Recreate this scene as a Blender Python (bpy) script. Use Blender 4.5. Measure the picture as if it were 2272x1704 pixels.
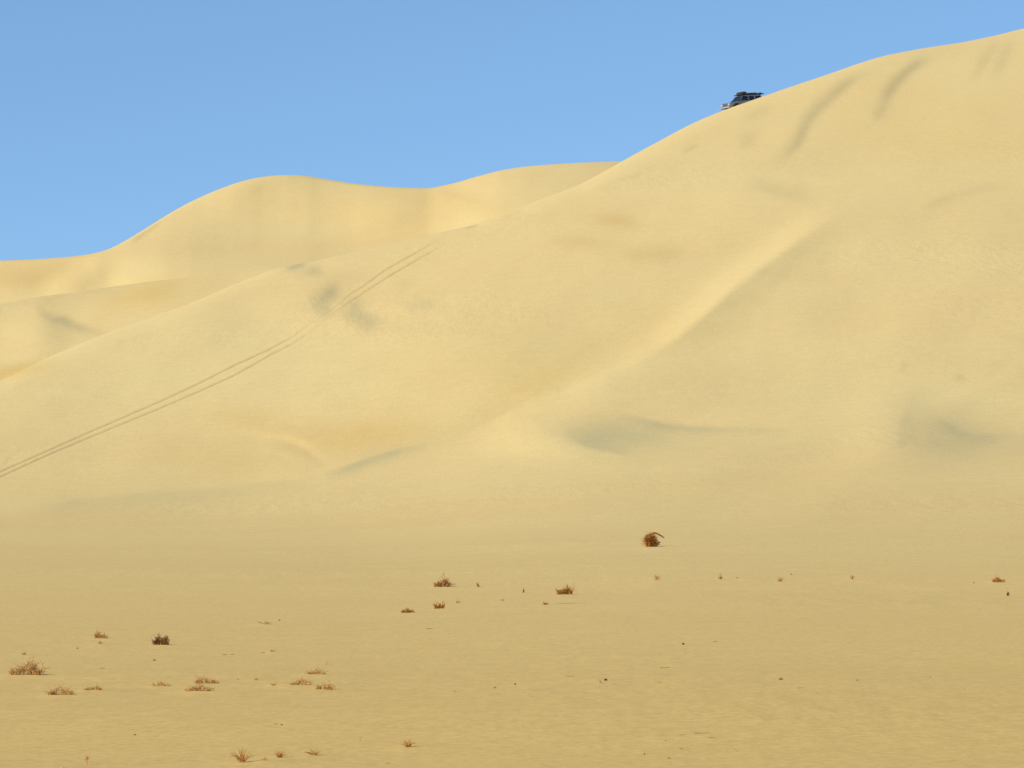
import bpy, bmesh, math, random
import numpy as np
from mathutils import Vector, Matrix, noise as mnoise

for o in list(bpy.data.objects): bpy.data.objects.remove(o)
scene = bpy.context.scene
COL = scene.collection
R = math.radians

# ------------------------------------------------------------------ camera
W, HH = 2272.0, 1704.0          # reference size in pixels
F = 6443.0                      # focal length in those pixels (20 degrees across)
VH = 1100.0                     # row of the eye level
HC = 2.2                        # eye height above the sand at the camera
cam_d = bpy.data.cameras.new('camera'); cam = bpy.data.objects.new('camera', cam_d); COL.objects.link(cam)
cam.location = (0, 0, HC); cam.rotation_euler = (R(90), 0, 0)
cam_d.sensor_width = 36; cam_d.lens = 36 * F / W
cam_d.shift_y = (VH - HH / 2) / W
cam_d.clip_start = 0.1; cam_d.clip_end = 20000
scene.camera = cam
scene.render.resolution_x = 1024; scene.render.resolution_y = 768

# ------------------------------------------------------------------ light
SUN_EL, SUN_AZ = 35.0, 52.0     # azimuth: degrees to the left of straight behind the camera
world = bpy.data.worlds.new('World'); scene.world = world; world.use_nodes = True
nt = world.node_tree; nt.nodes.clear()
wo = nt.nodes.new('ShaderNodeOutputWorld'); bg = nt.nodes.new('ShaderNodeBackground')
sky = nt.nodes.new('ShaderNodeTexSky'); sky.sky_type = 'NISHITA'; sky.sun_disc = False
sun_dir = Vector((-math.sin(R(SUN_AZ)) * math.cos(R(SUN_EL)), -math.cos(R(SUN_AZ)) * math.cos(R(SUN_EL)), math.sin(R(SUN_EL))))
sky.sun_elevation = R(SUN_EL)
sky.sun_rotation = math.atan2(sun_dir.x, sun_dir.y)
sky.altitude = 1200; sky.air_density = 1.0; sky.dust_density = 0.0; sky.ozone_density = 3.0
hs = nt.nodes.new('ShaderNodeMix'); hs.data_type = 'RGBA'; hs.blend_type = 'MULTIPLY'; hs.inputs[0].default_value = 1.0
hs.inputs[7].default_value = (0.95, 1.07, 1.07, 1)
tcw = nt.nodes.new('ShaderNodeTexCoord'); mpw = nt.nodes.new('ShaderNodeMapping')
mpw.inputs['Location'].default_value = (0, 0, 0.14); mpw.inputs['Scale'].default_value = (1, 1, 0.75)
nt.links.new(tcw.outputs['Generated'], mpw.inputs['Vector']); nt.links.new(mpw.outputs[0], sky.inputs[0])
nt.links.new(sky.outputs[0], hs.inputs[6]); nt.links.new(hs.outputs[2], bg.inputs[0])
bg.inputs[1].default_value = 0.15
nt.links.new(bg.outputs[0], wo.inputs[0])
sl = bpy.data.lights.new('sun', 'SUN'); sl.energy = 4.5; sl.angle = R(0.53); sl.color = (1.0, 0.94, 0.82)
so = bpy.data.objects.new('sun', sl); COL.objects.link(so); so.location = (-50, -50, 80)
so.rotation_euler = (-sun_dir).to_track_quat('-Z', 'Y').to_euler()
scene.view_settings.view_transform = 'Standard'; scene.view_settings.look = 'None'
scene.view_settings.exposure = 0.0; scene.view_settings.gamma = 1.0

# ------------------------------------------------------------------ helpers
def tag(o, label=None, cat=None, group=None, kind=None):
    if label: o['label'] = label
    if cat: o['category'] = cat
    if group: o['group'] = group
    if kind: o['kind'] = kind
    return o

def principled(name, color, rough=0.6, metallic=0.0, noise_amt=0.0, noise_scale=8.0, coat=0.0):
    m = bpy.data.materials.new(name); m.use_nodes = True
    t = m.node_tree; b = t.nodes['Principled BSDF']
    b.inputs['Roughness'].default_value = rough; b.inputs['Metallic'].default_value = metallic
    b.inputs['Coat Weight'].default_value = coat
    b.inputs['Base Color'].default_value = (*color, 1)
    if noise_amt:
        tc = t.nodes.new('ShaderNodeTexCoord'); n = t.nodes.new('ShaderNodeTexNoise')
        n.inputs['Scale'].default_value = noise_scale; n.inputs['Detail'].default_value = 6
        r = t.nodes.new('ShaderNodeValToRGB')
        lo = [max(0, c * (1 - noise_amt)) for c in color]; hi = [min(1, c * (1 + noise_amt)) for c in color]
        r.color_ramp.elements[0].position = 0.3; r.color_ramp.elements[1].position = 0.7
        r.color_ramp.elements[0].color = (*lo, 1); r.color_ramp.elements[1].color = (*hi, 1)
        t.links.new(tc.outputs['Object'], n.inputs['Vector']); t.links.new(n.outputs['Fac'], r.inputs['Fac'])
        t.links.new(r.outputs['Color'], b.inputs['Base Color'])
    return m

# ------------------------------------------------------------------ sand material
def sand_material():
    m = bpy.data.materials.new('dune_sand'); m.use_nodes = True
    t = m.node_tree; N = t.nodes; L = t.links
    b = N['Principled BSDF']; b.inputs['Roughness'].default_value = 0.95
    b.inputs['Specular IOR Level'].default_value = 0.12
    geo = N.new('ShaderNodeNewGeometry')
    def noise(scale, detail, rough=0.55, vec=None):
        n = N.new('ShaderNodeTexNoise'); n.inputs['Scale'].default_value = scale
        n.inputs['Detail'].default_value = detail; n.inputs['Roughness'].default_value = rough
        L.new(vec or geo.outputs['Position'], n.inputs['Vector']); return n.outputs['Fac']
    def ramp(fac, p0, p1, c0, c1):
        r = N.new('ShaderNodeValToRGB'); e = r.color_ramp.elements
        e[0].position = p0; e[1].position = p1; e[0].color = (*c0, 1); e[1].color = (*c1, 1)
        L.new(fac, r.inputs[0]); return r.outputs[0]
    def mix(a, bb, fac, mode='MIX'):
        x = N.new('ShaderNodeMix'); x.data_type = 'RGBA'; x.blend_type = mode
        for s, v in ((0, fac), (6, a), (7, bb)):
            if isinstance(v, (int, float)): x.inputs[s].default_value = v
            elif isinstance(v, tuple): x.inputs[s].default_value = (*v, 1)
            else: L.new(v, x.inputs[s])
        return x.outputs[2]
    SAND = (0.615, 0.475, 0.215)
    base = ramp(noise(0.035, 5, 0.6), 0.36, 0.66, (0.684, 0.494, 0.204), (0.696, 0.526, 0.224))
    a = N.new('ShaderNodeAttribute'); a.attribute_name = 'warm'
    base = mix(base, (0.612, 0.396, 0.112), a.outputs['Fac'])
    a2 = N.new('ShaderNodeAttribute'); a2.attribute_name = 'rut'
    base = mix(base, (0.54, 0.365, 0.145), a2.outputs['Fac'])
    a3 = N.new('ShaderNodeAttribute'); a3.attribute_name = 'grey_tint'
    base = mix(base, (0.395, 0.37, 0.19), a3.outputs['Fac'])  # grey painted into the sand colour along the (-) relief marks
    # grain: coarse grains of several sizes, seen near and far
    g1 = ramp(noise(9.0, 9, 0.85), 0.34, 0.66, (0.80, 0.79, 0.78), (1.15, 1.14, 1.14))
    base = mix(base, g1, 1.0, 'MULTIPLY')
    g2 = ramp(noise(1.3, 4, 0.7), 0.35, 0.65, (0.975, 0.97, 0.96), (1.02, 1.02, 1.03))
    base = mix(base, g2, 1.0, 'MULTIPLY')
    L.new(base, b.inputs['Base Color'])
    # wind ripples in patches and fine grain relief
    mp = N.new('ShaderNodeMapping'); mp.inputs['Rotation'].default_value = (0, 0, R(35)); mp.inputs['Scale'].default_value = (1.0, 0.22, 1.0)
    L.new(geo.outputs['Position'], mp.inputs['Vector'])
    rp = noise(1.6, 3, 0.55, mp.outputs[0])
    pm = ramp(noise(0.05, 3, 0.5), 0.50, 0.66, (0, 0, 0), (1, 1, 1))
    mul = N.new('ShaderNodeMath'); mul.operation = 'MULTIPLY'; L.new(rp, mul.inputs[0]); L.new(pm, mul.inputs[1])
    b1 = N.new('ShaderNodeBump'); b1.inputs['Strength'].default_value = 1.0; b1.inputs['Distance'].default_value = 0.05
    L.new(mul.outputs[0], b1.inputs['Height'])
    b2 = N.new('ShaderNodeBump'); b2.inputs['Strength'].default_value = 0.2; b2.inputs['Distance'].default_value = 0.010
    L.new(noise(7.0, 5, 0.6), b2.inputs['Height']); L.new(b1.outputs[0], b2.inputs['Normal'])
    L.new(b2.outputs[0], b.inputs['Normal'])
    return m
M_SAND = sand_material()

# ------------------------------------------------------------------ dune ridges, as seen profile lines at their own distances
def curve(pts, u, sig=12.0):
    pts = sorted(pts); xs = np.arange(-3000, 5300, 3.0)
    y = np.interp(xs, [p[0] for p in pts], [p[1] for p in pts])
    k = np.exp(-0.5 * (np.arange(-30, 31) * 3.0 / sig) ** 2); k /= k.sum()
    yp = np.pad(y, 30, mode='edge'); y = np.convolve(yp, k, mode='valid')
    return np.interp(u, xs, y)
CREST1 = [(-3000, 1010), (-1200, 960), (-400, 905), (0, 847), (45, 824), (90, 801), (170, 766), (250, 734), (340, 703), (420, 674), (520, 631), (600, 600), (650, 588), (700, 578), (780, 561), (850, 545), (950, 522), (1050, 499), (1140, 465), (1215, 437),
          (1290, 408), (1340, 381), (1380, 358), (1420, 336), (1470, 309), (1520, 282), (1560, 263), (1600, 247), (1640, 232), (1700, 211), (1780, 184), (1860, 157), (1910, 139), (1960, 124), (2010, 114), (2060, 105), (2130, 95), (2200, 81), (2272, 63), (2500, 10), (2900, -40), (3600, 60), (5000, 400)]
CREST2 = [(-3000, 900), (-1000, 760), (-400, 705), (0, 673), (36, 666), (90, 656), (145, 650), (210, 640), (325, 624), (430, 613), (500, 606), (600, 594), (680, 588), (760, 600), (900, 650), (1400, 800), (5000, 900)]
CREST3 = [(-3000, 760), (-1000, 640), (-400, 600), (0, 577), (80, 574), (150, 569), (200, 563), (240, 553), (270, 538), (320, 508), (370, 476), (420, 448), (470, 425), (520, 406), (560, 395), (600, 389), (640, 387), (680, 389), (720, 396), (780, 406),
          (840, 412), (900, 416), (955, 417), (1010, 405), (1060, 390), (1110, 377), (1160, 369), (1220, 364), (1290, 360), (1380, 357), (1500, 356), (1700, 380), (2400, 600), (5000, 900)]
CREST4 = [(-3000, 900), (400, 760), (1000, 620), (1500, 520), (2400, 640), (5000, 800)]

# columns (u, in reference pixels) and rows
u_in = np.arange(-40, 2313, 2.3)
ext = np.cumsum(np.geomspace(4, 900, 46))
U = np.concatenate([(u_in[0] - ext)[::-1], u_in, u_in[-1] + ext])
X = (U - W / 2) / F
NC = len(U)
uc = np.clip(U, -1500, 4000)
Ec = [(VH - curve(c, uc)) / F for c in (CREST1, CREST2, CREST3, CREST4)]

Y0 = 148.0 - 8 * np.tanh((uc - 1100) / 1100)
M1 = 0.272 + 0.010 * np.tanh((uc - 1100) / 1100)
def softplus(x, w):
    r = x / w
    return w * np.where(r > 30, r, np.log1p(np.exp(np.minimum(r, 30))))
def zground(Y): return 0.006 * softplus(Y - 55, 8)
TW = 14.0 + 9.0 / (1 + np.exp(-(uc - 950) / 180))
def z_base1(Y, c): return zground(Y) + (M1[c] - 0.006) * softplus(Y - Y0[c], TW[c])
def smin(a, b, k): 
    h = np.clip(0.5 + 0.5 * (b - a) / k, 0, 1)
    return b * (1 - h) + a * h - k * h * (1 - h)

Yc1 = np.zeros(NC)
dense = np.linspace(120, 520, 1200)
for c in range(NC):
    e = (z_base1(dense, c) - HC) / dense
    i = np.argmax(e > Ec[0][c] + 0.004) if (e > Ec[0][c] + 0.004).any() else len(dense) - 1
    Yc1[c] = dense[i]
ks = np.exp(-0.5 * (np.arange(-25, 26) / 9.0) ** 2); ks /= ks.sum()
Yc1 = np.convolve(np.pad(Yc1, 25, mode='edge'), ks, mode='valid')
Yc2 = np.maximum(292 + 0.02 * uc, 0) ; Yc2 = Yc2 + softplus(Yc1 + 45 - Yc2, 8)
Yc3 = Yc2 + 118; Yc4 = Yc3 + 95

def layer(Y, Ecr, Yk, m, k=0.0025, lee=0.34, w=4.0):
    zb = HC + Ecr * Yk + m * (Y - (Yk - 7))
    e = smin((zb - HC) / Y, Ecr, k)
    return e - lee * softplus(Y - Yk - 3, w) / Y

def elev_at(Y, c):
    """elevation ratio (z-HC)/Y of the sand in column c at forward distances Y"""
    eb = (z_base1(Y, c) - HC) / Y
    e1 = smin(eb, Ec[0][c] , 0.006) - 0.36 * softplus(Y - Yc1[c] - 5, 3.0) / Y
    return e1, [layer(Y, Ec[1][c], Yc2[c], 0.25, 0.0007), layer(Y, Ec[2][c], Yc3[c], 0.27, 0.0010), layer(Y, Ec[3][c], Yc4[c], 0.26, 0.0012)]

nA, nB, nC_, nD, nE, nF, nG = 22, 300, 560, 200, 230, 130, 40
NR = nA + nB + nC_ + nD + nE + nF + nG
YY = np.zeros((NR, NC)); EE = np.zeros((NR, NC)); ROWC = nA + nB + nC_
def equi(Ya, Yb, n, fn):
    d = np.linspace(Ya, Yb, 400); v = np.maximum.accumulate(fn(d))
    s = v + np.linspace(0, 1, 400) * (v[-1] - v[0] + 1e-6) * 0.15
    return np.interp(np.linspace(s[0], s[-1], n, endpoint=False), s, d)
for c in range(NC):
    d = np.linspace(Yc1[c] - 25, Yc1[c] + 15, 200)
    e1 = elev_at(d, c)[0]; pk = d[np.argmax(e1)]; mx = e1.max()
    fix = Ec[0][c] - mx
    def e1f(Y, c=c, pk=pk, fix=fix):
        t = np.clip((Y - 150) / (pk - 150), 0, 1); return elev_at(Y, c)[0] + fix * t * t * (3 - 2 * t)
    YA = np.geomspace(0.8, 20, nA, endpoint=False)
    YB = equi(20, 125, nB, lambda Y: -(HC - zground(Y)) / Y)
    YCc = equi(125, pk, nC_, e1f)
    YD = np.linspace(pk, Yc2[c], nD, endpoint=False)
    YE = np.linspace(Yc2[c], Yc3[c], nE, endpoint=False)
    YF = np.linspace(Yc3[c], Yc4[c], nF, endpoint=False)
    YG = Yc4[c] * np.geomspace(1, 9, nG)
    Y = np.concatenate([YA, YB, YCc, YD, YE, YF, YG])
    e = e1f(Y)
    for l in elev_at(Y, c)[1]: 
        e = np.where(Y > pk, np.maximum(e, l), e)
    e = np.maximum(e, (-0.5 - HC) / Y)
    YY[:, c] = Y; EE[:, c] = e

# ------------------------------------------------------------------ relief of the sand: blow-outs, ribs and hollows
# The list gives where wind has turned the slope away from (-) or towards (+) the sun; the height field is
# integrated from it; many (-) marks are also painted into the sand colour as grey.
STEP = 3.0
gu = np.arange(-400, 2700, STEP); gv = np.arange(-200, 1500, STEP)
GU, GV = np.meshgrid(gu, gv)
SL = np.zeros_like(GU); GREY = np.zeros_like(GU)
MODE = [1.0, 0.0]               # share of a mark that is relief, and share painted along it as grey colour
def seg_dist(P, pts):
    best = np.full(P[0].shape, 1e9); side = np.zeros(P[0].shape); tt = np.zeros(P[0].shape)
    n = len(pts) - 1
    for i in range(n):
        ax, ay = pts[i]; bx, by = pts[i + 1]
        dx, dy = bx - ax, by - ay; l2 = dx * dx + dy * dy + 1e-9
        t = np.clip(((P[0] - ax) * dx + (P[1] - ay) * dy) / l2, 0, 1)
        qx = P[0] - ax - t * dx; qy = P[1] - ay - t * dy
        d = np.hypot(qx, qy); cr = (dx * qy - dy * qx) / math.sqrt(l2)
        m = d < best
        best = np.where(m, d, best); side = np.where(m, cr, side); tt = np.where(m, (i + t) / n, tt)
    return best, side, tt
def stroke(pts, sig, amp, sig2=None, taper=0.25):
    """soft band along a line; sig2 = width on the right-hand/lower side of the line's direction"""
    global SL, GREY
    d, s, t = seg_dist((GU, GV), pts)
    w = np.where(s > 0, sig2 or sig, sig)
    tp = np.clip(np.minimum(t, 1 - t) / taper, 0, 1) if taper > 0 else 1.0
    tp = 0.15 + 0.85 * tp if taper > 0 else 1.0
    q = amp * np.exp(-0.5 * (d / w) ** 2) * tp
    SL = SL + q * (MODE[0] if amp < 0 else 1)
    if amp < 0: GREY = GREY - q * MODE[1]
def blob(x, y, sx, sy, ang, amp):
    global SL, GREY
    c, s = math.cos(R(ang)), math.sin(R(ang))
    a = (GU - x) * c + (GV - y) * s; b = -(GU - x) * s + (GV - y) * c
    q = amp * np.exp(-0.5 * ((a / sx) ** 2 + (b / sy) ** 2))
    SL = SL + q * (MODE[0] if amp < 0 else 1)
    if amp < 0: GREY = GREY - q * MODE[1]
# ribs near the top right
MODE[:] = [0.85, 0.85]
stroke([(1945,155),(1909,166),(1883,181),(1843,217),(1815,242),(1793,268),(1778,300),(1767,322),(1749,340),(1731,351)], 9, -0.17, 13)
stroke([(2075,127),(2042,137),(2017,155),(1988,184),(1966,217),(1957,246)], 9, -0.19, 12)
stroke([(1966,235),(1950,250),(1934,258)], 9, -0.10)
stroke([(2223,90),(2209,98),(2187,127),(2169,159),(2151,181)], 9, -0.10)
stroke([(2250,80),(2230,116),(2216,152),(2205,177)], 10, -0.10)
stroke([(1724,233),(1681,246),(1645,266)], 9, -0.07)
blob(1659, 312, 18, 12, -30, -0.09)
stroke([(1553,321),(1511,339)], 3.5, -0.12)
stroke([(1655,409),(1688,412),(1724,427),(1768,434),(1804,448)], 14, -0.07, 9)
stroke([(2050,463),(2079,448),(2115,436),(2169,421),(2259,409)], 8, -0.09)
MODE[:] = [1, 0]
blob(2200, 520, 260, 170, -20, -0.035)
# long diagonal ridge
stroke([(1850,474),(1790,508),(1709,562),(1630,620),(1566,678),(1497,737),(1439,774),(1365,816)], 9, 0.25, 22)
stroke([(1865,480),(1810,512),(1760,548),(1690,604),(1620,662),(1540,728),(1470,780),(1400,818)], 80, -0.065, 8)
stroke([(1365,812),(1310,845),(1240,878),(1168,900),(1134,917),(1083,948),(1040,966)], 40, 0.20, 4)
blob(1140, 968, 85, 34, -8, 0.09)
MODE[:] = [0.35, 1.9]
stroke([(945,986),(880,1001),(821,1018),(763,1039),(718,1053)], 10, -0.24, 3.5, 0.3)
stroke([(718,1053),(660,1066),(584,1074),(447,1088),(309,1098),(155,1116),(86,1140)], 20, -0.09, 4)
stroke([(190,1110),(120,1125),(60,1140)], 12, -0.05)
blob(30, 1135, 60, 14, -10, 0.08)
MODE[:] = [1, 0]
stroke([(700,1040),(600,1052),(450,1068),(300,1080),(150,1098)], 9, 0.06)
# light drift curling over the orange hollow
stroke([(515,956),(618,970),(663,977),(687,994),(721,1018),(748,1034)], 7, 0.05)
stroke([(600,985),(653,992),(680,1006),(706,1024)], 6, -0.07, 9)
# blow-out in the middle of the slope
MODE[:] = [0.5, 1.25]
stroke([(1378,925),(1428,932),(1471,943),(1539,950),(1636,951),(1733,952)], 4, -0.20, 9, 0.35)
stroke([(1256,962),(1297,986),(1345,998),(1379,1004),(1412,1013)], 12, -0.11, 3.5)
blob(1350, 966, 78, 26, 0, -0.24); blob(1300, 972, 40, 18, 12, -0.08)
blob(1420, 968, 60, 20, 4, -0.07)
blob(1470, 968, 110, 16, 3, -0.07)
blob(1230, 890, 70, 26, -20, -0.03)
# blow-out at the right
blob(2085, 960, 75, 50, 5, -0.20)
stroke([(2070,920),(2100,942),(2135,960),(2160,970),(2208,967),(2290,962)], 5, -0.13, 10)
stroke([(2024,897),(2006,936),(1997,975),(1997,1000)], 16, -0.09, 8)
blob(2200, 985, 110, 26, 0, -0.12)
blob(1925, 960, 46, 70, 15, 0.08)
blob(1790, 1090, 130, 46, -20, 0.06)
stroke([(2272,790),(2200,850),(2100,880),(2040,895)], 12, 0.055, 8)
blob(2130, 837, 10, 5, -15, -0.13); blob(2005, 814, 9, 5, -40, -0.10)
# hollows by the tracks
stroke([(628,597),(658,589),(680,583)], 5, -0.28)
blob(658, 590, 16, 6, -20, -0.16)
blob(699, 600, 14, 9, 0, -0.20); stroke([(699,600),(670,608),(650,616)], 7, -0.07)
stroke([(752,630),(736,649),(713,666),(708,680),(728,686),(748,688)], 14, -0.17)
blob(736, 648, 12, 14, 30, -0.09)
stroke([(812,672),(787,683),(783,696),(816,714),(850,712)], 15, -0.20)
blob(894, 632, 22, 8, -25, -0.07); stroke([(985,671),(926,679),(900,686)], 9, -0.09)
blob(625, 650, 80, 30, -25, 0.07); blob(850, 760, 150, 60, -20, 0.02)
# bowl at the left
stroke([(-40,676),(0,672),(36,668),(80,664),(145,655),(210,645),(271,636),(325,629)], 4, -0.11, 10)
stroke([(83,672),(98,697),(119,710),(137,709),(159,719),(195,733),(240,739)], 6, -0.17, 8)
blob(140, 712, 16, 8, 15, -0.10); blob(130, 733, 34, 20, 10, -0.09)
blob(40, 745, 50, 45, 0, 0.02); blob(30, 814, 60, 8, -10, -0.10)
stroke([(420,690),(340,715),(250,748),(120,800),(20,850)], 16, 0.03, 22)
# left hill (its own relief, beyond the bowl)
MODE[:] = [1, 0]; FRONT = (SL, GREY); SL = np.zeros_like(GU); GREY = np.zeros_like(GU)
stroke([(366,482),(336,507),(307,527),(282,547)], 4, -0.12)
stroke([(245,556),(181,595),(130,625),(85,655)], 16, 0.14)
blob(60, 615, 90, 22, 0, -0.08)
blob(560, 420, 55, 16, -10, -0.06); blob(400, 560, 170, 110, -10, -0.62); blob(740, 480, 110, 80, 0, 0.14); blob(800, 490, 150, 60, 10, 0.07); stroke([(960,420),(1010,432),(1075,456)], 16, -0.05, 6)
BACK = (SL, GREY); SL, GREY = FRONT
# along the main crest
stroke([(1164,466),(1105,488)], 3.5, -0.13); stroke([(1060,500),(1035,507)], 3, -0.12)
stroke([(1440,384),(1380,396),(1286,422)], 3.5, -0.09); stroke([(1420,372),(1350,396),(1270,428)], 7, 0.07)
stroke([(1040,510),(900,540),(760,572)], 10, 0.035)
blob(1360, 490, 45, 14, -5, -0.05); blob(1300, 538, 40, 12, 0, -0.05); stroke([(1390,575),(1430,563),(1520,562)], 12, -0.04)
MODE[:] = [1, 0]
# natural low unevenness
rng = np.random.default_rng(7)
def fft_noise(shape, lu, lv, rot=0.0, p=1.0):
    w = rng.standard_normal(shape); ku = np.fft.fftfreq(shape[1])[None, :] / STEP; kv = np.fft.fftfreq(shape[0])[:, None] / STEP
    c, s = math.cos(rot), math.sin(rot); a = ku * c + kv * s; b = -ku * s + kv * c
    filt = np.exp(-((a * lu) ** 2 + (b * lv) ** 2) * p)
    n = np.fft.ifft2(np.fft.fft2(w) * filt).real; return n / n.std()
noise_f = 0.016 * fft_noise(SL.shape, 420, 160, R(-28)) + 0.007 * fft_noise(SL.shape, 150, 70, R(-28)) + 0.004 * fft_noise(SL.shape, 50, 26, R(-24))
fade = np.clip((1250 - GV) / 130, 0, 1); fade = fade * fade * (3 - 2 * fade)
# integrate
G0 = 0.17; LU, LV = 0.71, -0.066
kx = 2 * np.pi * np.fft.fftfreq(len(gu), STEP)[None, :]; ky = 2 * np.pi * np.fft.fftfreq(len(gv), STEP)[:, None]
A = 1j * (LU * kx + LV * ky)
def integrate(S):
    S = (S + noise_f) * fade * 1.3
    return fade * np.fft.ifft2(np.fft.fft2(S) * np.conj(A) / (np.abs(A) ** 2 + 1.0e-5 + 0.010 * (kx ** 2 + ky ** 2) + (kx + ky == 0) * 1e-9)).real
NP = integrate(SL); NPB = integrate(BACK[0])
def sample(arr, u, v):
    a = np.clip((u - gu[0]) / STEP, 0, len(gu) - 1.001); b = np.clip((v - gv[0]) / STEP, 0, len(gv) - 1.001)
    i = a.astype(int); j = b.astype(int); fa = a - i; fb = b - j
    return (arr[j, i] * (1 - fa) + arr[j, i + 1] * fa) * (1 - fb) + (arr[j + 1, i] * (1 - fa) + arr[j + 1, i + 1] * fa) * fb

VV = VH - F * EE                                     # row at which each point is seen
Vrun = np.minimum.accumulate(VV[nA:], axis=0); Veval = np.vstack([VV[:nA], Vrun])
hidden = VV > Veval + 0.5
UU = np.broadcast_to(U, VV.shape)
edge = np.clip((UU + 380) / 300, 0, 1) * np.clip((2680 - UU) / 300, 0, 1)
back = np.clip((np.arange(NR) - (ROWC + nD)) / 30.0, 0, 1)[:, None]     # 0 on the near dune and the bowl, 1 on the hills behind
Np = (sample(NP, UU, Veval) * (1 - back) + sample(NPB, UU, Veval) * back) * edge
XX = np.broadcast_to(X, VV.shape).copy()
scale = 1 - np.clip(Np / (F * G0), -0.12, 0.12)
scale[:nA + 40] = 1
PX = XX * YY * scale; PY = YY * scale; PZ = HC + EE * YY * scale

# wheel ruts up the slope: two real grooves
RUT_A = [(1000,520),(950,546),(889,580),(855,600),(804,637),(780,651),(763,668),(736,688),(699,712),(651,746),(597,776),(524,809),(443,850),(362,888),(224,948),(100,1003),(0,1047),(-120,1100)]
RUT_B = [(1030,520),(985,544),(950,563),(877,605),(816,644),(787,664),(760,681),(728,705),(705,726),(651,762),(609,783),(524,831),(443,868),(362,903),(253,948),(120,1004),(0,1058),(-120,1112)]
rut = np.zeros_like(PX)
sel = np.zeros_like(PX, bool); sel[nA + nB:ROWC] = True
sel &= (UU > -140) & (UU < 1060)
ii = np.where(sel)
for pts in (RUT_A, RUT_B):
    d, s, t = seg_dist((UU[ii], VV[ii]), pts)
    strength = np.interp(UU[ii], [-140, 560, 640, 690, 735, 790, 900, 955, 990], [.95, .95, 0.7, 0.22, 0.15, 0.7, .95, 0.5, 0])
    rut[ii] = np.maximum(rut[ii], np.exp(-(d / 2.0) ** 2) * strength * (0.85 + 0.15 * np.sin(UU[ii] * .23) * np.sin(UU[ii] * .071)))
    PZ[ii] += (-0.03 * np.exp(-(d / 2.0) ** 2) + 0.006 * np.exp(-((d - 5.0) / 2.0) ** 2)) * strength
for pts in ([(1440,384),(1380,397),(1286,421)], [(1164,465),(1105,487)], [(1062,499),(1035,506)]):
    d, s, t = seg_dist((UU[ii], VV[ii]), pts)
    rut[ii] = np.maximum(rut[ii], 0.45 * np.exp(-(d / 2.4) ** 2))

# low swells of the plain in front of the dune (lie across the view)
def gnoise2(x, y, seed, n=60, kmin=0.05, kmax=0.5, ax=1.0):
    r = np.random.default_rng(seed); out = np.zeros_like(x)
    for i in range(n):
        k = math.exp(r.uniform(math.log(kmin), math.log(kmax))); th = r.uniform(-0.28, 0.28) + 1.48; ph = r.uniform(0, 6.28)
        out += (kmin / k) ** 0.9 * np.sin(k * (math.cos(th) * x * ax + math.sin(th) * y) + ph)
    return out
plain = np.clip((PY - 14) / 8, 0, 1) * np.clip((165 - PY) / 40, 0, 1)
plain = plain * (np.abs(PX) < 60)
near_rows = slice(0, ROWC)
# low sand steps that run across the plain
for u0, u1, v0, v1, hgt in ((1330, 2600, 1299, 1297, .05), (-300, 470, 1440, 1436, .014), (-300, 560, 1509, 1500, .013), (60, 860, 1551, 1540, .013), (640, 1330, 1308, 1325, .018), (820, 1260, 1366, 1352, .014), (1000, 2400, 1216, 1212, .03)):
    vl = v0 + (v1 - v0) * np.clip((UU[near_rows] - u0) / (u1 - u0), 0, 1)
    wu = np.clip((UU[near_rows] - u0) / 120, 0, 1) * np.clip((u1 - UU[near_rows]) / 160, 0, 1)
    dv = VV[near_rows] - vl + 1.5 * np.sin(UU[near_rows] * .017)
    PZ[near_rows] += hgt * wu * np.where(dv > 0, np.exp(-(dv / 5.0) ** 2), np.exp(-(dv / 16.0) ** 2))
sw = gnoise2(PX[near_rows], PY[near_rows], 3, 40, 0.10, 1.2)
PZ[near_rows] += 0.018 * sw * plain[near_rows]

# ------------------------------------------------------------------ where a pixel meets the sand
def col_of(u): return np.interp(u, U, np.arange(NC))
def ground_at(u, v):
    c = int(round(float(col_of(u))))
    vv = VH - F * (PZ[:, c] - HC) / PY[:, c]
    for r in range(nA, NR - 1):
        if vv[r] >= v > vv[r + 1]:
            t = (vv[r] - v) / (vv[r] - vv[r + 1] + 1e-9)
            y = PY[r, c] * (1 - t) + PY[r + 1, c] * t; z = PZ[r, c] * (1 - t) + PZ[r + 1, c] * t
            return Vector(((u - W / 2) / F * y, y, z))
    raise ValueError((u, v))

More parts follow.
